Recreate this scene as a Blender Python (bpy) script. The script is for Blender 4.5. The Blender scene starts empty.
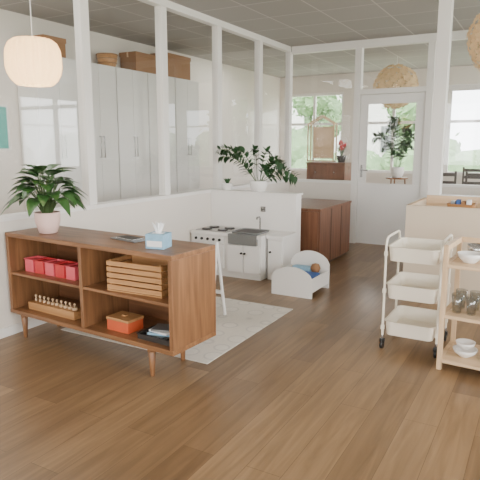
import bpy, bmesh, math, random
from mathutils import Vector, Matrix
random.seed(7)
S=bpy.context.scene
def srgb(r,g,b):
    f=lambda c:(c/255/12.92) if c/255<=.04045 else ((c/255+.055)/1.055)**2.4
    return (f(r),f(g),f(b),1)
# ---------- materials
def newmat(n):
    m=bpy.data.materials.new(n); m.use_nodes=True
    nt=m.node_tree; b=nt.nodes['Principled BSDF']; return m,nt,b
def plain(n,c,rough=.5,metal=0,var=.06,scale=6,bump=0,emit=0):
    m,nt,b=newmat(n)
    tc=nt.nodes.new('ShaderNodeTexCoord'); no=nt.nodes.new('ShaderNodeTexNoise')
    no.inputs['Scale'].default_value=scale; no.inputs['Detail'].default_value=3
    nt.links.new(tc.outputs['Object'],no.inputs['Vector'])
    mx=nt.nodes.new('ShaderNodeMix'); mx.data_type='RGBA'
    mx.inputs[6].default_value=tuple(v*(1-var) for v in c[:3])+(1,)
    mx.inputs[7].default_value=tuple(min(1,v*(1+var)) for v in c[:3])+(1,)
    nt.links.new(no.outputs['Fac'],mx.inputs[0]); nt.links.new(mx.outputs[2],b.inputs['Base Color'])
    b.inputs['Roughness'].default_value=rough; b.inputs['Metallic'].default_value=metal
    if bump:
        bu=nt.nodes.new('ShaderNodeBump'); bu.inputs['Strength'].default_value=bump; bu.inputs['Distance'].default_value=.01
        nt.links.new(no.outputs['Fac'],bu.inputs['Height']); nt.links.new(bu.outputs['Normal'],b.inputs['Normal'])
    if emit:
        b.inputs['Emission Color'].default_value=c; b.inputs['Emission Strength'].default_value=emit
    return m
def wood(n,c1,c2,axis=0,rough=.45,sc=3.0):
    m,nt,b=newmat(n)
    tc=nt.nodes.new('ShaderNodeTexCoord'); mp=nt.nodes.new('ShaderNodeMapping')
    s=[sc*9]*3; s[axis]=sc*.6; mp.inputs['Scale'].default_value=s
    nt.links.new(tc.outputs['Object'],mp.inputs['Vector'])
    no=nt.nodes.new('ShaderNodeTexNoise'); no.inputs['Scale'].default_value=1; no.inputs['Detail'].default_value=6; no.inputs['Distortion'].default_value=.6
    nt.links.new(mp.outputs['Vector'],no.inputs['Vector'])
    cr=nt.nodes.new('ShaderNodeValToRGB'); cr.color_ramp.elements[0].position=.3; cr.color_ramp.elements[1].position=.72
    cr.color_ramp.elements[0].color=c1; cr.color_ramp.elements[1].color=c2
    nt.links.new(no.outputs['Fac'],cr.inputs['Fac']); nt.links.new(cr.outputs['Color'],b.inputs['Base Color'])
    b.inputs['Roughness'].default_value=rough
    return m
def floor_mat():
    m,nt,b=newmat('oak_planks')
    tc=nt.nodes.new('ShaderNodeTexCoord'); mp=nt.nodes.new('ShaderNodeMapping'); mp.inputs['Rotation'].default_value=(0,0,math.pi/2)
    nt.links.new(tc.outputs['Object'],mp.inputs['Vector'])
    br=nt.nodes.new('ShaderNodeTexBrick'); br.inputs['Scale'].default_value=1; br.inputs['Brick Width'].default_value=1.22; br.inputs['Row Height'].default_value=.17
    br.inputs['Mortar Size'].default_value=.0012; br.inputs['Mortar Smooth'].default_value=.4; br.offset=.37; br.inputs['Bias'].default_value=0
    br.inputs['Color1'].default_value=srgb(148,120,88); br.inputs['Color2'].default_value=srgb(120,95,68); br.inputs['Mortar'].default_value=srgb(90,70,50)
    nt.links.new(mp.outputs['Vector'],br.inputs['Vector'])
    m2=nt.nodes.new('ShaderNodeMapping'); m2.inputs['Scale'].default_value=(20,1.5,1); nt.links.new(tc.outputs['Object'],m2.inputs['Vector'])
    no=nt.nodes.new('ShaderNodeTexNoise'); no.inputs['Scale'].default_value=1; no.inputs['Detail'].default_value=7; no.inputs['Distortion'].default_value=1.0
    nt.links.new(m2.outputs['Vector'],no.inputs['Vector'])
    cr=nt.nodes.new('ShaderNodeValToRGB'); cr.color_ramp.elements[0].position=.3; cr.color_ramp.elements[1].position=.7
    cr.color_ramp.elements[0].color=(.62,.585,.55,1); cr.color_ramp.elements[1].color=(1.1,1.08,1.06,1)
    nt.links.new(no.outputs['Fac'],cr.inputs['Fac'])
    mx=nt.nodes.new('ShaderNodeMix'); mx.data_type='RGBA'; mx.blend_type='MULTIPLY'; mx.inputs[0].default_value=.8
    nt.links.new(br.outputs['Color'],mx.inputs[6]); nt.links.new(cr.outputs['Color'],mx.inputs[7]); nt.links.new(mx.outputs[2],b.inputs['Base Color'])
    b.inputs['Roughness'].default_value=.31
    return m
def ceil_mat():
    m,nt,b=newmat('ceiling_tiles')
    tc=nt.nodes.new('ShaderNodeTexCoord')
    br=nt.nodes.new('ShaderNodeTexBrick'); br.inputs['Scale'].default_value=1; br.inputs['Brick Width'].default_value=.6; br.inputs['Row Height'].default_value=.6; br.offset=0
    br.inputs['Mortar Size'].default_value=.008
    br.inputs['Color1'].default_value=srgb(174,171,167); br.inputs['Color2'].default_value=srgb(168,165,161); br.inputs['Mortar'].default_value=srgb(203,200,195)
    nt.links.new(tc.outputs['Object'],br.inputs['Vector']); nt.links.new(br.outputs['Color'],b.inputs['Base Color']); b.inputs['Roughness'].default_value=.9
    return m
def rug_mat():
    m,nt,b=newmat('rug_weave')
    tc=nt.nodes.new('ShaderNodeTexCoord')
    vo=nt.nodes.new('ShaderNodeTexVoronoi'); vo.inputs['Scale'].default_value=5; vo.inputs['Randomness'].default_value=.35
    nt.links.new(tc.outputs['Object'],vo.inputs['Vector'])
    cr=nt.nodes.new('ShaderNodeValToRGB'); e=cr.color_ramp.elements
    e[0].position=.28;e[0].color=srgb(226,220,210); e[1].position=.33;e[1].color=srgb(202,197,189)
    x=cr.color_ramp.elements.new(.38); x.color=srgb(222,216,205)
    nt.links.new(vo.outputs['Distance'],cr.inputs['Fac'])
    no=nt.nodes.new('ShaderNodeTexNoise'); no.inputs['Scale'].default_value=60; nt.links.new(tc.outputs['Object'],no.inputs['Vector'])
    mx=nt.nodes.new('ShaderNodeMix'); mx.data_type='RGBA'; mx.blend_type='MULTIPLY'; mx.inputs[0].default_value=.15
    nt.links.new(cr.outputs['Color'],mx.inputs[6]); nt.links.new(no.outputs['Fac'],mx.inputs[7]); nt.links.new(mx.outputs[2],b.inputs['Base Color'])
    b.inputs['Roughness'].default_value=.95
    return m
def glass_mat(n,base=.05,tint=(.97,.98,.98,1)):
    m,nt,b=newmat(n); nt.nodes.remove(b); out=nt.nodes['Material Output']
    tr=nt.nodes.new('ShaderNodeBsdfTransparent'); tr.inputs[0].default_value=tint
    gl=nt.nodes.new('ShaderNodeBsdfGlossy'); gl.inputs['Roughness'].default_value=.02
    lw=nt.nodes.new('ShaderNodeLayerWeight'); lw.inputs[0].default_value=.5
    pw=nt.nodes.new('ShaderNodeMath'); pw.operation='POWER'; pw.inputs[1].default_value=4; nt.links.new(lw.outputs['Facing'],pw.inputs[0])
    ma=nt.nodes.new('ShaderNodeMath'); ma.operation='MULTIPLY_ADD'; ma.inputs[1].default_value=.8; ma.inputs[2].default_value=base; nt.links.new(pw.outputs[0],ma.inputs[0])
    mx=nt.nodes.new('ShaderNodeMixShader'); nt.links.new(ma.outputs[0],mx.inputs[0]); nt.links.new(tr.outputs[0],mx.inputs[1]); nt.links.new(gl.outputs[0],mx.inputs[2]); nt.links.new(mx.outputs[0],out.inputs['Surface'])
    return m
def paper_mat(n,c,emit):
    m,nt,b=newmat(n); out=nt.nodes['Material Output']
    b.inputs['Base Color'].default_value=c; b.inputs['Roughness'].default_value=.8
    b.inputs['Emission Color'].default_value=c; b.inputs['Emission Strength'].default_value=emit
    tl=nt.nodes.new('ShaderNodeBsdfTranslucent'); tl.inputs[0].default_value=c
    mx=nt.nodes.new('ShaderNodeMixShader'); mx.inputs[0].default_value=.45
    nt.links.new(b.outputs[0],mx.inputs[1]); nt.links.new(tl.outputs[0],mx.inputs[2]); nt.links.new(mx.outputs[0],out.inputs['Surface'])
    return m
M_wall=plain('wall_paint',srgb(226,219,209),.7,var=.02,scale=2)
M_trim=plain('trim_white',srgb(234,231,226),.45,var=.01)
M_floor=floor_mat(); M_ceil=ceil_mat(); M_rug=rug_mat(); M_glass=glass_mat('pane_glass',.06); M_gl2=glass_mat('drink_glass',.18,(.86,.9,.92,1))
M_wal=wood('oiled_walnut',srgb(108,74,48),srgb(154,110,74),0,.38)
M_walv=wood('oiled_walnut_v',srgb(108,74,48),srgb(154,110,74),2,.38)
M_wald=wood('walnut_back',srgb(92,60,38),srgb(124,84,56),0)
M_red=wood('reddish_wood',srgb(98,62,42),srgb(130,86,60),2)
M_pine=wood('light_birch',srgb(200,168,130),srgb(224,196,160),0)
M_pinev=wood('light_birch_v',srgb(200,168,130),srgb(224,196,160),2)
M_fr=wood('frame_oak',srgb(128,92,62),srgb(158,120,84),2)
M_slat=wood('oak_slats',srgb(168,120,74),srgb(200,152,102),0)
M_beige=plain('beige_laminate',srgb(210,194,172),.6,var=.02)
M_white=plain('white_lacquer',srgb(234,232,228),.4,var=.015)
M_cab=plain('white_cabinet',srgb(230,228,223),.35,var=.01)
M_cream=plain('cream_metal',srgb(236,228,211),.4,var=.015)
M_blk=plain('black_plastic',srgb(30,30,30),.4)
M_dark=plain('dark_paint',srgb(52,48,46),.5)
M_grey=plain('zinc_grey',srgb(130,132,132),.35,metal=.4)
M_steel=plain('steel',srgb(180,180,180),.25,metal=.9)
M_pink=plain('pink_ceramic',srgb(228,194,184),.45)
M_pot=plain('white_ceramic',srgb(236,234,230),.35)
M_soil=plain('soil',srgb(58,42,32),.95,var=.3,scale=40,bump=.5)
M_leaf=plain('leaf_green',srgb(60,98,50),.3,var=.4,scale=9)
M_leaf2=plain('leaf_dark',srgb(46,78,46),.33,var=.35,scale=9)
M_stem=plain('stem_green',srgb(74,100,52),.5)
M_rd=plain('red_paint',srgb(206,62,66),.4); M_pk=plain('pink_paint',srgb(226,96,108),.4)
M_or=plain('orange_red',srgb(206,92,56),.45)
M_blue=plain('blue_print',srgb(140,182,208),.5,var=.2,scale=30)
M_navy=plain('navy_fabric',srgb(60,92,150),.8)
M_paper=plain('tissue_paper',srgb(240,240,240),.9)
M_teal=plain('teal_poster',srgb(86,168,158),.7,var=.15,scale=15)
M_card=plain('cardboard',srgb(150,110,76),.85)
M_hedge=plain('hedge',srgb(126,154,110),.9,var=.5,scale=3)
M_grass=plain('grass',srgb(172,182,155),.95,var=.2,scale=4)
M_ext=plain('pale_render',srgb(230,227,220),.8)
M_lamp=paper_mat('lamp_paper',srgb(252,228,186),.6)
M_pet=paper_mat('petal_paper',srgb(226,200,160),.10)
M_led=plain('led_panel',(1,.97,.92,1),.5,emit=3)
# ---------- geometry helpers
def link(ob,parent=None,mat=None,loc=None):
    S.collection.objects.link(ob)
    if parent: ob.parent=parent
    if mat:
        for m in (mat if isinstance(mat,list) else [mat]): ob.data.materials.append(m)
    if loc: ob.location=loc
    return ob
def grp(name,loc=(0,0,0),rz=0):
    e=bpy.data.objects.new(name,None); S.collection.objects.link(e); e.location=loc; e.rotation_euler[2]=math.radians(rz); e.empty_display_size=.1; return e
def bx(name,x0,x1,y0,y1,z0,z1,mat,parent=None,bev=.003,rot=None):
    c=Vector(((x0+x1)/2,(y0+y1)/2,(z0+z1)/2)); bm=bmesh.new(); bmesh.ops.create_cube(bm,size=1)
    bmesh.ops.scale(bm,vec=(x1-x0,y1-y0,z1-z0),verts=bm.verts)
    if bev: bmesh.ops.bevel(bm,geom=bm.edges[:],offset=min(bev,.45*min(x1-x0,y1-y0,z1-z0)),segments=2,affect='EDGES',profile=.6)
    me=bpy.data.meshes.new(name); bm.to_mesh(me); bm.free()
    ob=link(bpy.data.objects.new(name,me),parent,mat,c)
    if rot: ob.rotation_euler=[math.radians(a) for a in rot]
    return ob
def lathe(name,prof,mat,parent=None,loc=(0,0,0),seg=32,flute=0,nf=0,smooth=True,rot=None):
    bm=bmesh.new(); rings=[]
    for r,z in prof:
        ring=[]
        for i in range(seg):
            a=2*math.pi*i/seg; rr=r*(1+flute*math.cos(nf*a)) if flute else r
            ring.append(bm.verts.new((rr*math.cos(a),rr*math.sin(a),z)))
        rings.append(ring)
    for k in range(len(rings)-1):
        for i in range(seg):
            f=bm.faces.new((rings[k][i],rings[k][(i+1)%seg],rings[k+1][(i+1)%seg],rings[k+1][i])); f.smooth=smooth
    if prof[0][0]>.0005 and not flute: bm.faces.new(rings[0][::-1])
    if prof[-1][0]>.0005 and not flute: bm.faces.new(rings[-1])
    bmesh.ops.remove_doubles(bm,verts=bm.verts,dist=.00005)
    me=bpy.data.meshes.new(name); bm.to_mesh(me); bm.free()
    ob=link(bpy.data.objects.new(name,me),parent,mat,loc)
    if rot: ob.rotation_euler=[math.radians(a) for a in rot]
    return ob
def cyl(name,r,h,mat,parent,loc,seg=20,rot=None,r2=None):
    r2=r if r2 is None else r2
    e=min(.003,r*.2)
    return lathe(name,[(r-e,0),(r,e),(r2,h-e),(r2-e,h)],mat,parent,loc,seg,rot=rot)
def tube(name,pts,r,mat,parent=None,cyc=False):
    cu=bpy.data.curves.new(name,'CURVE'); cu.dimensions='3D'; cu.bevel_depth=r; cu.bevel_resolution=3; cu.use_fill_caps=True
    sp=cu.splines.new('POLY'); sp.points.add(len(pts)-1); sp.use_cyclic_u=cyc
    for p,q in zip(sp.points,pts): p.co=(*q,1)
    ob=bpy.data.objects.new(name,cu); S.collection.objects.link(ob); cu.materials.append(mat)
    if parent: ob.parent=parent
    return ob
def bm_tube(bm,p0,p1,r,mi=0,n=5):
    p0=Vector(p0);p1=Vector(p1); d=(p1-p0); 
    if d.length<1e-6: return
    d.normalize(); a=d.orthogonal().normalized(); b=d.cross(a); R=[]
    for p in (p0,p1): R.append([bm.verts.new(p+a*r*math.cos(2*math.pi*i/n)+b*r*math.sin(2*math.pi*i/n)) for i in range(n)])
    for i in range(n):
        f=bm.faces.new((R[0][i],R[0][(i+1)%n],R[1][(i+1)%n],R[1][i])); f.material_index=mi; f.smooth=True
def bm_leaf(bm,base,d,L,W,droop=.3,mi=0,n=6):
    base=Vector(base); d=Vector(d).normalized(); up=Vector((0,0,1)); side=d.cross(up)
    if side.length<.1: side=Vector((1,0,0))
    side.normalize(); nor=side.cross(d).normalized(); rows=[]
    for k in range(n+1):
        t=k/n; p=base+d*L*t-up*droop*L*t*t; w=W*.5*math.sin(math.pi*min(1,t**.75))*(1 if t<1 else 0)+.0008
        rows.append((bm.verts.new(p-side*w+nor*w*.3),bm.verts.new(p),bm.verts.new(p+side*w+nor*w*.3)))
    for k in range(n):
        for j in (0,1):
            f=bm.faces.new((rows[k][j],rows[k][j+1],rows[k+1][j+1],rows[k+1][j])); f.smooth=True; f.material_index=mi
def fin(bm,name,mats,parent=None,loc=(0,0,0)):
    me=bpy.data.meshes.new(name); bm.to_mesh(me); bm.free(); return link(bpy.data.objects.new(name,me),parent,mats,loc)
def pot(g,r,h,mat,z=0):
    lathe('pot',[(r*.62,z),(r*.72,z+.004),(r*.98,z+h*.55),(r,z+h-.01),(r,z+h),(r*.92,z+h),(r*.88,z+h*.85)],mat,g,seg=36)
    lathe('soil',[(.0001,z+h*.87),(r*.89,z+h*.86)],M_soil,g,seg=24)
def tray(name,x0,x1,y0,y1,z0,z1,mat,parent,rad=.05,inset=.015,th=.004):
    def loop(bm,ins,z):
        vs=[];X0,X1,Y0,Y1=x0+ins,x1-ins,y0+ins,y1-ins; r=max(.004,rad-ins)
        for cx,cy,a0 in((X1-r,Y1-r,0),(X0+r,Y1-r,90),(X0+r,Y0+r,180),(X1-r,Y0+r,270)):
            for k in range(6):
                a=math.radians(a0+18*k); vs.append(bm.verts.new((cx+r*math.cos(a),cy+r*math.sin(a),z)))
        return vs
    bm=bmesh.new()
    L=[loop(bm,inset,z0),loop(bm,.004,z1-.008),loop(bm,-.004,z1-.004),loop(bm,-.004,z1),loop(bm,th+.003,z1),loop(bm,inset+th,z0+th)]
    for a,b in zip(L,L[1:]):
        for i in range(24): bm.faces.new((a[i],a[(i+1)%24],b[(i+1)%24],b[i]))
    bm.faces.new(L[0][::-1]); bm.faces.new(L[-1])
    return fin(bm,name,mat,parent)
def pane(name,p0,p1,z0,z1,parent=None,mat=None):
    bm=bmesh.new(); v=[bm.verts.new(q) for q in((p0[0],p0[1],z0),(p1[0],p1[1],z0),(p1[0],p1[1],z1),(p0[0],p0[1],z1))]; bm.faces.new(v)
    return fin(bm,name,mat or M_glass,parent)
# ---------- room shell
WX=-3.39; BY=7.5; H=2.8; SI=.875; T=.09; LX=-5.12
bx('floor',-5.3,3.2,-3.2,11.0,-.1,0,M_floor,bev=0)
bx('ceiling',-5.3,3.2,-3.2,11.0,H,H+.1,M_ceil,bev=0)
bx('wall_left',WX-T,WX,-3.1,BY+T,0,SI-.02,M_wall,bev=0)
bx('trim_1',WX-T-.015,WX+.015,-3.1,BY,SI-.02,SI+.015,M_trim)
bx('trim_2',WX-T,WX,-3.1,BY,H-.07,H,M_trim)
k=3
ys=[-2.89,-1.84,-.79,.26,1.31,2.37,3.43,4.49,5.53,6.57,7.535]; wn=1
for y in ys:
    bx('trim_%d'%k,WX-.085,WX-.005,y-.045,y+.045,SI+.015,H-.07,M_trim); k+=1
for a,b in zip(ys,ys[1:]):
    pane('window_%d'%wn,(WX-.04,a+.045),(WX-.04,b-.045),SI+.015,H-.07); wn+=1
bx('baseboard_left',WX,WX+.012,-3.1,BY-.02,0,.07,M_trim)
# back partition
DX0,DX1=-2.38,-1.42
bx('wall_back',WX+.002,DX0-.04,BY,BY+T,0,SI-.02,M_wall,bev=0)
bx('wall_back_right',DX1+.04,3.1,BY,BY+T,0,SI-.02,M_wall,bev=0)
bx('baseboard_back',WX+.02,DX0-.05,BY-.012,BY-.001,0,.07,M_trim)
bx('baseboard_back_right',DX1+.05,3.0,BY-.012,BY-.001,0,.07,M_trim)
def tr(*a):
    global k
    bx('trim_%d'%k,*a,M_trim); k+=1
tr(WX+.01,DX0-.04,BY-.012,BY+T+.012,SI-.02,SI+.015)
tr(DX1+.04,3.1,BY-.012,BY+T+.012,SI-.02,SI+.015)
tr(WX+.01,3.1,BY,BY+T,H-.1,H)
for x in (DX0,DX1): tr(x-.045,x+.045,BY-.01,BY+T,0,H-.1)
tr(DX0+.045,DX1-.045,BY-.005,BY+T,2.08,2.15)
tr(DX1+.045,3.1,BY,BY+T,2.08,2.15)
for x in (-.6,.45,1.5,2.55): tr(x-.035,x+.035,BY+.01,BY+.08,SI+.015,H-.1)
pane('window_%d'%wn,(WX+.03,BY+.05),(DX0-.045,BY+.05),SI+.015,H-.1); wn+=1
pane('window_%d'%wn,(DX0+.045,BY+.05),(DX1-.045,BY+.05),2.15,H-.1); wn+=1
xs=[DX1+.01,-.6,.45,1.5,2.55]
for a,b in zip(xs,xs[1:]):
    pane('window_%d'%wn,(a+.035,BY+.05),(b-.035,BY+.05),SI+.015,2.08); wn+=1
    pane('window_%d'%wn,(a+.035,BY+.05),(b-.035,BY+.05),2.15,H-.1); wn+=1
# door
d=grp('door_1')
a0,a1=DX0+.05,DX1-.05; wx0,wx1=a0+.1,a1-.1
bx('lower_panel',a0,a1,BY+.02,BY+.065,.008,.86,M_white,d); bx('upper_rail',a0,a1,BY+.02,BY+.065,1.96,2.075,M_white,d)
bx('stile_left',a0,wx0,BY+.02,BY+.065,.86,1.96,M_white,d); bx('stile_right',wx1,a1,BY+.02,BY+.065,.86,1.96,M_white,d)
pane('door_glass',(wx0,BY+.045),(wx1,BY+.045),.86,1.96,d)
for q in ((wx0,wx0+.012,.86,1.96),(wx1-.012,wx1,.86,1.96)): bx('bead',q[0],q[1],BY+.012,BY+.02,q[2],q[3],M_trim,d)
for z in (.86,1.948): bx('bead',wx0,wx1,BY+.012,BY+.02,z,z+.012,M_trim,d)
bx('handle_plate',a0+.03,a0+.06,BY+.01,BY+.02,.95,1.12,M_steel,d)
tube('handle_lever',[(a0+.045,BY+.02,1.05),(a0+.045,BY-.03,1.05),(a0+.15,BY-.03,1.05)],.008,M_steel,d)
# outer walls
def winwall(name,axis,pos,lo,hi,openings,z0=.85,z1=2.45,th=.12):
    global wn,k
    e=[lo]
    for o in openings: e+=list(o)
    e.append(hi)
    def b(n,u0,u1,za,zb,m=M_wall,t0=0,t1=th):
        if axis=='x': return bx(n,pos+t0,pos+t1,u0,u1,za,zb,m,bev=0)
        return bx(n,u0,u1,pos+t0,pos+t1,za,zb,m,bev=0)
    b(name,lo,hi,0,z0); b(name+'_head',lo,hi,z1,H)
    for i in range(0,len(e),2):
        if e[i+1]-e[i]>.01: b(name+'_pier_%d'%i,e[i],e[i+1],z0,z1)
    for u0,u1 in openings:
        for uu in (u0+.002,(u0+u1)/2-.025,u1-.052): b('trim_%d'%k,uu,uu+.05,z0,z1,M_trim,.04,.09); k+=1
        b('trim_%d'%k,u0,u1,z1-.05,z1,M_trim,.03,.095); k+=1
        b('trim_%d'%k,u0,u1,z0+.95,z0+1.0,M_trim,.035,.092); k+=1
        b('trim_%d'%k,u0,u1,z0,z0+.05,M_trim,.03,.095); k+=1
winwall('wall_far','y',10.8,LX,3.1,[(-5.0,-3.7),(-3.45,-1.95),(-1.7,-.2),(.05,1.6)])
winwall('wall_right','x',3.0,-3.1,10.8,[(-2.3,-.3),(.2,2.2),(2.7,4.7),(5.2,7.0),(8,10)])
winwall('wall_front','y',-3.12,LX,3.0,[(-2.6,-.6),(0,2)])
bx('wall_far_left',LX-.12,LX,-3.0,10.8,0,H,M_wall,bev=0)
# outside
bx('ground',-40,40,-30,60,-.4,-.3,M_grass,bev=0)
bm=bmesh.new()
for i in range(44):
    x=-24+i*1.05+random.uniform(-.5,.5); y=21+random.uniform(-2,4); r=random.uniform(.8,1.5)
    mtx=Matrix.Translation((x,y,random.uniform(-.4,.7)))@Matrix.Diagonal((r,r,r*random.uniform(.8,1.3),1))
    bmesh.ops.create_icosphere(bm,subdivisions=3,radius=1,matrix=mtx)
for tx in (-15,-9.5,-5,1.5,7):
    for j in range(9):
        r=random.uniform(.4,.75); mtx=Matrix.Translation((tx+random.uniform(-1,1),23+random.uniform(-1,1),random.uniform(2,4.6)))@Matrix.Scale(r,4); bmesh.ops.create_icosphere(bm,subdivisions=3,radius=1,matrix=mtx)
    bm_tube(bm,(tx,23,-.3),(tx,23,3.2),.12,0,8)
for v in bm.verts: v.co+=Vector((random.uniform(-.12,.12),random.uniform(-.12,.12),random.uniform(-.12,.12)))
pts=[v.co.copy() for v in list(bm.verts)[::4]]
for p in pts:
    o=p+Vector((random.uniform(-.3,.3),random.uniform(-.3,.1),random.uniform(-.2,.3)))
    a=Vector((random.uniform(-1,1),random.uniform(-.4,.4),random.uniform(-1,1))).normalized()*.13; b=a.orthogonal().normalized()*.06
    bm.faces.new([bm.verts.new(o-a),bm.verts.new(o+b),bm.verts.new(o+a),bm.verts.new(o-b)])
fin(bm,'garden_hedge',M_hedge)
for hx in(-12,3.5):
    h=grp('neighbour_house',(hx,30,0)); bx('facade',-6,6,0,6,-.3,6,M_ext,h)
    for i in range(5):
        for z in(1,3.7): bx('house_window',-5.3+i*2.3,-4.2+i*2.3,-.05,.02,z,z+1.4,M_grey,h)
    bm=bmesh.new(); v=[bm.verts.new(p) for p in((-6.4,-.5,6),(6.4,-.5,6),(6.4,6.5,6),(-6.4,6.5,6),(-6.4,3,8.6),(6.4,3,8.6))]
    for f in((0,1,5,4),(2,3,4,5),(0,4,3),(1,2,5),(0,3,2,1)): bm.faces.new([v[i] for i in f])
    fin(bm,'roof',M_red,h)
# ---------- left room: cabinets
for i in range(5):
    y0=4.1+i*.62
    g=grp('tall_storage_cabinet',(LX+.01,y0,0))
    bx('carcass',0,.29,.002,.61,0,2.36,M_cab,g); 
    bx('door_a',.293,.312,.006,.303,.08,2.35,M_cab,g); bx('door_b',.293,.312,.307,.606,.08,2.35,M_cab,g)
    for yy in (.275,.335): tube('handle',[(.31,yy,1.25),(.34,yy,1.25),(.34,yy,1.5),(.31,yy,1.5)],.006,M_steel,g)
for y,dp,hh in ((4.25,.3,.2),(5.75,.5,.24),(6.4,.6,.32)):
    w=.27; g=grp('cardboard_box',(LX+.03,y,2.361)); bx('body',0,w,0,dp,0,hh,M_card,g); bx('lid',-.008,w+.008,-.008,dp+.008,hh-.05,hh+.004,M_card,g); bx('tape',w*.45,w*.55,-.01,dp+.01,hh-.06,hh+.006,M_pine,g)
g=grp('woven_basket',(LX+.17,5.35,2.361)); lathe('basket',[(.09,0),(.1,.01),(.125,.09),(.13,.16),(.122,.16),(.115,.09),(.08,.015),(.0001,.012)],M_slat,g,seg=48)
for z in(.05,.1,.15): tube('weave_band',[( (.112+z*.12)*math.cos(a*math.pi/16),(.112+z*.12)*math.sin(a*math.pi/16),z) for a in range(32)],.006,M_fr,g,True)
g=grp('wall_poster'); bx('print',LX+.005,LX+.012,3.5,3.94,1.36,1.80,M_teal,g); bx('poster_edge',LX+.001,LX+.006,3.48,3.96,1.34,1.82,M_white,g)
# ---------- half partition behind play kitchen
bx('wall_kitchen_partition',WX+.003,-2.31,5.3,5.44,0,.865,M_trim,bev=.004)
tr(WX+.02,-2.295,5.285,5.455,.865,.885)
# ---------- bookshelf
SO=(-1.81,2.41,0)
sh=grp('low_walnut_bookshelf',SO,-3.5)
W=1.555;D=.43;z0,z1=.18,.78;t=.03
bx('top',-W,0,0,D,z1-t,z1,M_wal,sh); bx('bottom',-W,0,0,D,z0,z0+t,M_wal,sh)
bx('side_left',-W,-W+t,.001,D,z0+t,z1-t,M_walv,sh); bx('side_right',-t,0,.001,D,z0+t,z1-t,M_walv,sh)
bx('divider',-W/2-t/2,-W/2+t/2,.004,D-.01,z0+t,z1-t,M_walv,sh)
bx('shelf_left',-W+t,-W/2-t/2,.01,D-.01,.47,.49,M_wal,sh); bx('shelf_right',-W/2+t/2,-t,.01,D-.01,.47,.49,M_wal,sh)
bx('back',-W+t,-t,D-.012,D-.002,z0+t,z1-t,M_wald,sh,bev=0)
for x in (-W+.11,-.2):
    bx('leg_rail',x-.025,x+.025,.02,D-.06,z0-.025,z0,M_wal,sh)
    for y in (.035,D-.1): cyl('leg',.014,z0-.02,M_walv,sh,(x,y,0),r2=.024)
def inshelf(name,lx,ly,lz,rz=0):
    w=Matrix.Translation(SO)@Matrix.Rotation(math.radians(-3.5),4,'Z')@Vector((lx,ly,lz)); return grp(name,w,-3.5+rz)
for i in range(5):
    g=inshelf('red_toy_box',-1.47+i*.112,.08,.4905); m=M_rd if i%2 else M_pk
    tray('box',0,.1,0,.12,0,.095,m,g,rad=.008,inset=.003); bx('filling',.01,.09,.01,.11,.006,.085,M_rd,g)
g=inshelf('knobbed_cylinder_block',-1.44,.07,.2105)
bx('block',0,.5,0,.09,0,.055,M_slat,g)
for i in range(10):
    r=.009+.0012*i; cyl('cylinder',r,.02,M_pine,g,(.035+i*.047,.045,.055)); lathe('knob',[(.003,.075),(.004,.085),(.009,.092),(.009,.1),(.0001,.106)],M_pine,g,(.035+i*.047,.045,0),16)
g=inshelf('slatted_wooden_crate',-.56,.03,.4905,6)
w,dp,hh=.42,.27,.20
bx('base',0,w,0,dp,0,.01,M_slat,g)
for i in range(5):
    z=.012+i*.038; bx('slat_front',0,w,0,.012,z,z+.03,M_slat,g,bev=.002); bx('slat_side',w-.012,w,.012,dp-.012,z,z+.03,M_slat,g,bev=.002)
    bx('slat_back',0,w,dp-.012,dp,z,z+.03,M_slat,g,bev=.002); bx('slat_left',0,.012,.012,dp-.012,z,z+.03,M_slat,g,bev=.002)
for x in (.013,w-.028):
    for y in (.013,dp-.028): bx('corner_post',x,x+.015,y,y+.015,.01,hh,M_slat,g,bev=.001)
bx('inner_panel',.014,w-.014,dp-.03,dp-.014,.01,hh,M_slat,g); 
g=inshelf('orange_wooden_box',-.62,.07,.2105); bx('body',0,.19,0,.14,0,.07,M_or,g); bx('lid',-.004,.194,-.004,.144,.07,.088,M_slat,g); bx('lid_knob',.08,.11,.055,.085,.088,.098,M_slat,g)
g=inshelf('picture_card_tray',-.34,.05,.2105); tray('tray',0,.27,0,.2,0,.035,M_dark,g,rad=.01,inset=.003)
for i,(m,r) in enumerate(((M_paper,6),(M_grey,-9),(M_blue,14),(M_paper,-4),(M_grey,20))): bx('card',.04+.012*i,.19+.012*i,.03,.15,.008+.014*i,.02+.014*i,m,g,rot=(0,0,r),bev=.001)
# plant on shelf
def peace_plant(name,loc,rp,hp,nl,R,Hh,potm,leafm,lw=.07,LL=.2,seed=1):
    random.seed(seed); g=grp(name,loc); pot(g,rp,hp,potm); bm=bmesh.new()
    for i in range(nl):
        a=2*math.pi*(i*.618)+random.uniform(-.2,.2); f=(i+.5)/nl; rad=R*(.25+.75*f)*random.uniform(.8,1.05); zz=hp+Hh*(1.0-.62*f)*random.uniform(.8,1.1)
        p0=Vector((rp*.3*math.cos(a),rp*.3*math.sin(a),hp*.85)); p1=p0.lerp(Vector((rad*.45*math.cos(a),rad*.45*math.sin(a),zz)),.6); p1.z=hp+.6*(zz-hp); p2=Vector((rad*.6*math.cos(a),rad*.6*math.sin(a),zz))
        bm_tube(bm,p0,p1,.003,1); bm_tube(bm,p1,p2,.0026,1)
        bm_leaf(bm,p2,(math.cos(a),math.sin(a),.6-.6*f),LL*random.uniform(.8,1.15),lw*random.uniform(.8,1.15),.25+.4*f)
    fin(bm,'foliage',[leafm,M_stem],g); return g
peace_plant('potted_peace_lily',(-3.065,2.64,.7815),.088,.15,66,.26,.28,M_pink,M_leaf,.1,.175,3)
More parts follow.
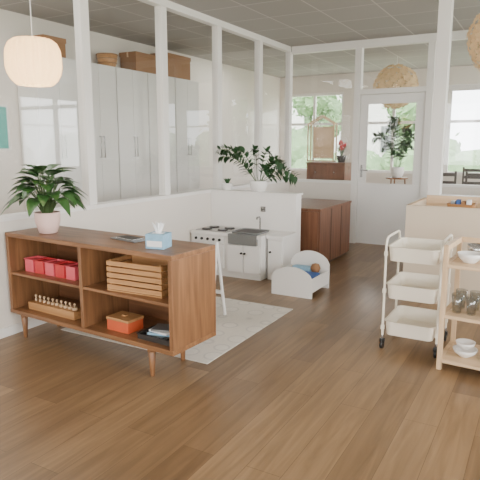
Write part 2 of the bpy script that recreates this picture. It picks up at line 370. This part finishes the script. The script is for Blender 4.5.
g=grp('tissue_box',(-2.03,2.58,.781),12); bx('box',-.06,.06,-.06,.06,0,.09,M_blue,g); bx('label',-.05,.05,-.0612,-.0602,.015,.05,M_paper,g,bev=0); bx('opening_rim',-.035,.035,-.02,.02,.09,.092,M_paper,g,bev=0)
bm=bmesh.new(); n=14; ring=[]
for i in range(n):
    a=2*math.pi*i/n; ring.append(bm.verts.new(((.045 if i%2 else .02)*math.cos(a),(.045 if i%2 else .02)*.6*math.sin(a),.135+.02*random.random()+(.015 if i%2 else -.01))))
base=[bm.verts.new((.018*math.cos(2*math.pi*i/n),.009*math.sin(2*math.pi*i/n),.092)) for i in range(n)]
for i in range(n):
    bm.faces.new((base[i],base[(i+1)%n],ring[(i+1)%n],ring[i])); 
fin(bm,'tissue',M_paper,g)
g=grp('tablet_and_folder',(-2.38,2.70,.781),-12); bx('folder',-.13,.13,-.05,.07,0,.008,M_grey,g); bx('tablet',-.08,.1,-.045,.055,.008,.016,M_steel,g); bx('tablet_screen',-.074,.094,-.039,.049,.016,.0165,M_dark,g,bev=0)
# ---------- rug
bx('area_rug',-3.15,-1.81,2.77,4.13,.0005,.006,M_rug,bev=.002)
# ---------- easel
g=grp('children_easel',(-2.46,3.55,.0065))
for s in(-1,1):
    tube('leg_front',[(s*.24,-.08,.012),(s*.24,.0,.64)],.013,M_white,g); tube('leg_rear',[(s*.24,.12,.012),(s*.24,.0,.64)],.013,M_white,g)
bx('board',-.22,.22,-.05,-.035,.12,.62,M_white,g,rot=(-7,0,0)); bx('ledge',-.22,.22,-.11,-.05,.09,.115,M_white,g); bx('cross_bar',-.24,.24,.06,.08,.2,.23,M_white,g)
# ---------- play kitchen
kt=grp('play_kitchen',(-3.37,4.84,0))
Wk=.87
bx('plinth',.01,Wk-.01,.03,.4,0,.05,M_white,kt); bx('carcass',0,Wk,.02,.45,.05,.44,M_white,kt)
bx('worktop',-.0,Wk+.01,-.0,.45,.44,.475,M_white,kt,bev=.006)
bx('oven_door',.03,.43,.0,.018,.09,.35,M_white,kt); bx('oven_window',.09,.37,-.004,.0,.14,.29,M_dark,kt); tube('oven_handle',[(.1,0,.325),(.1,-.03,.325),(.36,-.03,.325),(.36,0,.325)],.007,M_steel,kt)
bx('control_panel',.03,.43,.004,.018,.36,.435,M_white,kt)
for i in range(5): cyl('oven_knob',.015,.02,M_blk,kt,(.08+i*.075,.006,.398),rot=(90,0,0))
bx('hob_plate',.04,.44,.05,.36,.475,.483,M_steel,kt)
for x in(.14,.34):
    for y in(.13,.28): cyl('burner',.058,.008,M_dark,kt,(x,y,.483)); cyl('burner_ring',.035,.003,M_grey,kt,(x,y,.491))
bx('sink_front',.49,.83,-.012,.03,.37,.478,M_grey,kt); tray('sink_basin',.5,.82,.03,.33,.476,.496,M_grey,kt,rad=.03,inset=.006); bx('sink_floor',.51,.81,.04,.32,.4765,.484,M_dark,kt,bev=0)
bx('door_left',.475,.665,.0,.018,.07,.36,M_white,kt); bx('door_right',.672,.862,.0,.018,.07,.36,M_white,kt)
for x in (.65,.69): cyl('door_knob',.011,.022,M_blk,kt,(x,.0,.28),rot=(90,0,0))
tube('faucet',[(.66,.40,.475),(.66,.40,.60),(.66,.385,.62),(.66,.33,.62),(.66,.32,.60)],.009,M_steel,kt)
bx('side_counter',.885,1.08,.1,.45,.44,.475,M_white,kt,bev=.006); bx('side_panel',.89,1.07,.13,.44,0,.44,M_white,kt); bx('side_door',.905,1.055,.115,.13,.07,.42,M_white,kt); cyl('side_knob',.011,.02,M_blk,kt,(.93,.116,.3),rot=(90,0,0))
g=grp('wall_hook_rail',(-2.7,5.298,.70)); bx('plate',-.03,.03,-.012,0,-.03,.03,M_steel,g); tube('hook',[(0,-.012,0),(0,-.04,-.01),(0,-.045,.02)],.005,M_dark,g)
# ---------- doll bed
db=grp('white_doll_bed',(-2.2,4.50,0))
def arch(name,w,h0,h1,y,th):
    bm=bmesh.new(); pts=[(0,0),(w,0)]
    for i in range(17):
        u=1-i/16; s=math.sin(math.pi*u)**.55 if 0<u<1 else 0; pts.append((w*u,h0+(h1-h0)*s))
    v=[bm.verts.new((x,y,z)) for x,z in pts]; f=bm.faces.new(v); r=bmesh.ops.extrude_face_region(bm,geom=[f]); bmesh.ops.translate(bm,vec=(0,th,0),verts=[q for q in r['geom'] if isinstance(q,bmesh.types.BMVert)])
    bmesh.ops.recalc_face_normals(bm,faces=bm.faces); return fin(bm,name,M_white,db)
arch('foot_board',.41,.17,.28,0,.018); arch('head_board',.41,.24,.36,.44,.018)
bx('side_rail_left',.004,.02,.018,.44,.05,.2,M_white,db); bx('side_rail_right',.39,.406,.018,.44,.05,.18,M_white,db); bx('base',.02,.39,.018,.44,.05,.065,M_white,db)
bx('mattress',.025,.385,.03,.43,.065,.14,M_paper,db,bev=.02); bx('blanket',.03,.38,.04,.3,.13,.19,M_navy,db,bev=.025)
bx('pillow',.06,.26,.31,.42,.14,.22,M_blue,db,bev=.03); lathe('doll_head',[(.0001,-.05),(.035,-.038),(.05,0),(.035,.038),(.0001,.05)],M_card,db,(.3,.36,.21),24)
# ---------- corner cabinet
g=grp('reddish_wood_cabinet',(-2.84,5.66,0))
bx('carcass',0,.66,.02,1.1,.03,.665,M_red,g); bx('top',-.01,.67,0,1.11,.665,.69,M_red,g); bx('plinth',.03,.63,.05,1.07,0,.03,M_dark,g)
bx('door_left',.015,.325,.0,.018,.05,.655,M_red,g); bx('door_right',.335,.645,.0,.018,.05,.655,M_red,g)
for y in(.38,.74): bx('side_seam',.66,.663,y,y+.008,.04,.66,M_dark,g,bev=0)
# ---------- plants on partition
def branch_plant(name,loc,rp,hp,stems,potm,seed,ls=1.0):
    random.seed(seed); g=grp(name,loc); pot(g,rp,hp,potm); bm=bmesh.new()
    for (a,L,lift,drop) in stems:
        a=math.radians(a); p=Vector((.3*rp*math.cos(a),.3*rp*math.sin(a),hp*.85)); n=max(9,int((L+lift)/.042))
        for i in range(n):
            t=(i+1)/n
            q=Vector((L*t*math.cos(a)*.95+rp*.3*math.cos(a),L*t*math.sin(a)*.35,hp*.85+lift*math.sin(min(1,t*1.25)*math.pi/2)-drop*t*t)); bm_tube(bm,p,q,.0035,1)
            if i>1:
                dd=(q-p).normalized(); sd=dd.cross(Vector((0,1,0))).normalized()
                for s in(-1,1): bm_leaf(bm,q,dd*.6+sd*s*.9+Vector((0,random.uniform(-.6,.5),.1)),ls*random.uniform(.06,.095),ls*random.uniform(.034,.05),.2)
            p=q
    fin(bm,'foliage',[M_leaf2,M_stem],g); return g
branch_plant('potted_zz_plant',(-2.80,5.37,.8855),.1,.12,[(188,.50,.36,.0),(165,.30,.34,0),(120,.12,.36,0),(60,.16,.34,0),(20,.28,.24,.05),(5,.38,.10,.04),(200,.48,.28,.0),(-30,.34,.3,.08),(-60,.2,.16,.0),(0,.44,.2,.12)],M_pot,4,1.05)
g=grp('white_succulent_pot',(-3.2,5.36,.8855)); pot(g,.06,.08,M_pot); bm=bmesh.new()
for i in range(10):
    a=i*.63; bm_leaf(bm,(0.01*math.cos(a),.01*math.sin(a),.065),(math.cos(a)*.5,math.sin(a)*.5,1),.09,.03,.1)
fin(bm,'foliage',[M_leaf2],g)
# ---------- right: storage box & post
g=grp('beige_storage_bench',(-1.07,4.9,0))
L=2.3
bx('front_panel',0,L,0,.03,0,.86,M_beige,g); bx('side_left',0,.03,.03,.8,0,.86,M_beige,g); bx('side_right',L-.03,L,.03,.8,0,.86,M_beige,g); bx('back_panel',.03,L-.03,.77,.8,0,.9,M_pine,g)
bx('inner_deck',.03,L-.03,.03,.77,.76,.78,M_pine,g); bx('inner_divider',.7,.72,.03,.77,.78,.85,M_pine,g); bx('rim_front',0,L,-.004,.034,.86,.872,M_beige,g); bx('rim_left',-.004,.034,.034,.8,.86,.872,M_pine,g)
tr(-1.05,3.0,5.74,5.86,0,.9); tr(-1.05,-.93,5.74,5.86,.9,H)
tr(.4,.47,5.77,5.83,.9,H); pane('window_%d'%wn,(-.93,5.8),(.4,5.8),.9,H); wn+=1; pane('window_%d'%wn,(.47,5.8),(3,5.8),.9,H); wn+=1
g=grp('wooden_toy_basket',(-.66,5.3,.7805)); tray('basket',-.12,.12,-.1,.1,0,.09,M_slat,g,rad=.03); 
for i,m in enumerate((M_grey,M_navy,M_card,M_paper)): bx('toy',-.09+i*.045,-.055+i*.045,-.05,.04,.01,.11+.015*(i%2),m,g)
# ---------- trolley
tg=grp('cream_utility_trolley',(-.905,3.58,0),0)
TW,TD=.36,.43
for s,x in ((0,.0),(1,TW)):
    tube('side_frame',[(x,.03,.1),(x,.03,.74),(x,.045,.775),(x,.08,.785),(x,TD-.08,.785),(x,TD-.045,.775),(x,TD-.03,.74),(x,TD-.03,.1)],.009,M_cream,tg)
for i,z in enumerate((.11,.37,.63)):
    tray('tray_%d'%i,.012,TW-.012,.0,TD,z,z+.1,M_cream,tg,rad=.05)
    for x in(.0,TW):
        for y in (.03,TD-.03): bx('bracket',x-.012,x+.012,y-.012,y+.012,z+.03,z+.06,M_cream,tg)
for x in(0,TW):
    for y in(.03,TD-.03):
        cyl('caster_stem',.008,.06,M_steel,tg,(x,y,.055)); bx('caster_fork',x-.016,x+.016,y-.014,y+.018,.045,.072,M_blk,tg)
        cyl('caster_wheel',.03,.022,M_blk,tg,(x-.011,y,.0305),rot=(0,90,0))
# ---------- right shelf with glassware
RO=(-.51,3.42,0)
rs=grp('birch_open_shelf',RO,-4)
RW,RD=.85,.40
for x in(0,RW-.03):
    for y in(0,RD-.03): bx('post',x,x+.03,y,y+.03,0,.80,M_pinev,rs)
    bx('side_rail_top',x,x+.03,.03,RD-.03,.765,.8,M_pine,rs)
for z in(.05,.34,.66):
    bx('shelf',.03,RW-.03,.0,RD,z,z+.022,M_pine,rs); 
    for x in(0,RW-.03): bx('side_support',x,x+.03,.03,RD-.03,z-.01,z+.025,M_pine,rs)
bx('back_rail',.03,RW-.03,RD-.025,RD-.005,.765,.8,M_pine,rs)
def onrs(name,x,y,z):
    w=Matrix.Translation(RO)@Matrix.Rotation(math.radians(-4),4,'Z')@Vector((x,y,z)); return grp(name,w,0)
def bowl(x,y,z,r,h,m,name='white_bowl'):
    g=onrs(name,x,y,z); lathe('bowl',[(r*.45,0),(r*.5,.004),(r*.85,h*.5),(r,h),(r*.95,h),(r*.8,h*.55),(r*.4,.012),(.0001,.01)],m,g,seg=32); return g
bowl(.13,.13,.6825,.075,.06,M_pot); bowl(.14,.28,.6825,.06,.09,M_steel,'metal_bowl'); bowl(.34,.15,.6825,.07,.05,M_pot)
for i in range(9):
    g=onrs('drinking_glass',.08+(i%5)*.085,.1+(i//5)*.12,.3625); lathe('glass',[(.026,0),(.036,.12),(.033,.12),(.023,.008),(.0001,.008)],M_gl2,g,seg=24)
bowl(.14,.14,.0725,.075,.05,M_pot); bowl(.31,.16,.0725,.08,.06,M_blue,'blue_bowl'); bowl(.14,.14,.123,.06,.045,M_pot)
g=onrs('stacked_plates',.5,.2,.0725)
for i in range(5): lathe('plate',[(.05,i*.01),(.09,i*.01+.012),(.088,i*.01+.015),(.0001,i*.01+.006)],M_pot,g,seg=32)
# ---------- pendants
g=grp('paper_lantern_pendant',(-2.87,2.44,1.91))
r=.162
lathe('shade',[(r*.60,.135),(r*.68,.138),(r*.86,.115),(r*.97,.075),(r,.03),(r*1.0,-.03),(r*.95,-.07),(r*.82,-.11),(r*.66,-.135),(r*.6,-.14)],M_lamp,g,seg=160,flute=.055,nf=20)
lathe('top_ring',[(r*.6,.13),(r*.62,.14),(r*.3,.142),(.012,.15)],M_lamp,g); 
tube('cord',[(0,0,.14),(0,0,H-1.91)],.0035,M_white,g); cyl('socket',.02,.06,M_white,g,(0,0,.08)); lathe('bulb',[(.0001,-.045),(.022,-.035),(.03,-.01),(.02,.03),(.013,.08)],M_led,g); cyl('ceiling_rose',.045,.02,M_white,g,(0,0,H-1.91-.02))
def burst(name,loc,R,seed):
    random.seed(seed); g=grp(name,loc); bm=bmesh.new(); N=150
    for i in range(N):
        z=1-2*(i+.5)/N; a=i*2.39996; s=math.sqrt(1-z*z); n=Vector((s*math.cos(a),s*math.sin(a),z)); 
        bm_tube(bm,n*.05,n*R*.9,.0015,1,4)
        c=n*R*random.uniform(.86,1); o=n.orthogonal().normalized(); q=n.cross(o)
        for j in range(5):
            an=j*2*math.pi/5; dd=(o*math.cos(an)+q*math.sin(an)); e=dd*R*.2+n*R*.05; sd=n.cross(dd)*R*.075
            vs=[bm.verts.new(c),bm.verts.new(c+e*.55+sd),bm.verts.new(c+e),bm.verts.new(c+e*.55-sd)]; bm.faces.new(vs)
    fin(bm,'petals',[M_pet,M_steel],g); lathe('core',[(.0001,-.05),(.035,-.035),(.05,0),(.035,.035),(.0001,.05)],M_led,g)
    tube('cord',[(0,0,0),(0,0,H-loc[2])],.003,M_white,g); return g
burst('pendant_reflection_stand_in',(-.33,4.33,2.12),.25,2)
burst('pendant_reflection_stand_in',(-2.25,9.1,2.32),.35,3)  # added pendant, stands in for a lamp's reflection in the transom glass
# ---------- far room furniture
DRX=-3.74
g=grp('wooden_dresser',(DRX,9.0,0)); bx('carcass',0,.70,.02,.42,.08,1.07,M_red,g); bx('top',-.01,.71,0,.43,1.07,1.095,M_red,g)
for i in range(4):
    bx('drawer',.02,.68,.0,.018,.1+i*.24,.325+i*.24,M_red,g)
    for xx in(.18,.52): cyl('knob',.012,.02,M_steel,g,(xx,.0,.21+i*.24),rot=(90,0,0))
for x in(.03,.635):
    for y in(.05,.36): bx('foot',x,x+.035,y,y+.035,0,.08,M_red,g)
g=grp('house_shaped_frame',(DRX-.02,9.1,1.096)); 
for yy in(0,.14): tube('frame',[(0,yy,.02),(0,yy,.66),(.24,yy,.80),(.48,yy,.66),(.48,yy,.02)],.016,M_pine,g,True)
for p in((0,.66),(.24,.80),(.48,.66),(0,.02),(.48,.02)): tube('tie',[(p[0],0,p[1]),(p[0],.14,p[1])],.014,M_pine,g)
bx('mirror_panel',.05,.43,.13,.145,.06,.62,M_pine,g)
g=grp('flowering_potted_plant',(-3.15,9.16,1.096)); pot(g,.08,.12,M_dark); bm=bmesh.new(); random.seed(12)
for i in range(26):
    a=i*2.4; L=random.uniform(.03,.1); top=Vector((L*math.cos(a),L*math.sin(a)*.6,random.uniform(.2,.36))); bm_tube(bm,(0,0,.1),top,.003,0); bm_leaf(bm,top*.8+Vector((0,0,.02)),(math.cos(a),math.sin(a),.3),.07,.05,.3,0)
fin(bm,'foliage',[M_leaf],g); bm=bmesh.new()
for i in range(16):
    a=i*2.4; L=random.uniform(0,.09); bmesh.ops.create_icosphere(bm,subdivisions=2,radius=.032,matrix=Matrix.Translation((L*math.cos(a),L*math.sin(a)*.6-.02,random.uniform(.2,.36))))
fin(bm,'flowers',[M_rd],g)
g=grp('plant_stand',(-2.02,8.5,0)); lathe('top',[(.16,.88),(.17,.885),(.17,.9),(.0001,.9)],M_wal,g)
for a in(0,120,240): tube('leg',[(.12*math.cos(math.radians(a)),.12*math.sin(math.radians(a)),.885),(.19*math.cos(math.radians(a)),.19*math.sin(math.radians(a)),.01)],.012,M_wal,g)
branch_plant('potted_ficus',(-2.02,8.5,.901),.1,.16,[(a,.15+.1*(i%3),.36+.12*(i%4),0) for i,a in enumerate(range(0,360,36))],M_pot,9,1.5)
g=grp('dark_dining_table',(-1.1,9.3,0)); bx('top',-.7,.7,-.4,.4,.71,.74,M_dark,g)
for x in(-.65,.6):
    for y in(-.35,.3): bx('leg',x,x+.05,y,y+.05,0,.71,M_dark,g)
for x,y,rz in((-1.35,8.72,0),(-.85,8.72,0),(-1.1,9.98,180)):
    g=grp('dark_dining_chair',(x,y,0),rz); bx('seat',-.2,.2,-.2,.2,.44,.47,M_dark,g)
    for xx in(-.19,.16):
        bx('back_post',xx,xx+.03,-.2,-.17,0,1.02,M_dark,g); bx('front_leg',xx,xx+.03,.16,.19,0,.44,M_dark,g)
    for z in(.62,.72,.82,.94): bx('back_slat',-.16,.16,-.195,-.175,z,z+.05,M_dark,g)
# ---------- lights
def area(name,loc,rot,sx,sy,e,col=(1,1,1)):
    l=bpy.data.lights.new(name,'AREA'); l.shape='RECTANGLE'; l.size=sx; l.size_y=sy; l.energy=e; l.color=col
    o=bpy.data.objects.new(name,l); S.collection.objects.link(o); o.location=loc; o.rotation_euler=[math.radians(a) for a in rot]; return o
area('window_daylight_right',(2.96,1.2,1.65),(0,90,0),1.5,6.5,225,(1,.975,.94))
area('window_daylight_front',(-.3,-2.95,1.65),(-90,0,180),4.4,1.5,120,(1,.965,.92))
area('window_daylight_far_right',(2.96,8.9,1.65),(0,90,0),1.5,2,150,(1,.99,.97))
area('left_room_fill',(-4.2,2.6,2.78),(0,0,0),.6,1.8,36,(1,.96,.91))  # added fill under the ceiling to brighten the left room, no fixture there
area('left_room_fill_far',(-4.35,8.2,2.78),(0,0,0),.3,.6,14,(1,.96,.91))  # small added fill for the far end of the left room
p=bpy.data.lights.new('lantern_bulb','POINT'); p.energy=12; p.color=(1,.80,.55); p.shadow_soft_size=.05
o=bpy.data.objects.new('lantern_bulb',p); S.collection.objects.link(o); o.location=(-2.87,2.44,1.9)
w=bpy.data.worlds.new('World'); S.world=w; w.use_nodes=True; bg=w.node_tree.nodes['Background']; bg.inputs[0].default_value=(.95,.97,1,1); bg.inputs[1].default_value=8.5
# ---------- camera
cam=bpy.data.cameras.new('Camera'); co=bpy.data.objects.new('Camera',cam); S.collection.objects.link(co); S.camera=co
cam.sensor_width=36; cam.lens=40.5; cam.clip_end=200; cam.clip_start=.05
co.location=(0,0,1.4); co.rotation_euler=(math.radians(80),0,math.radians(29.5))
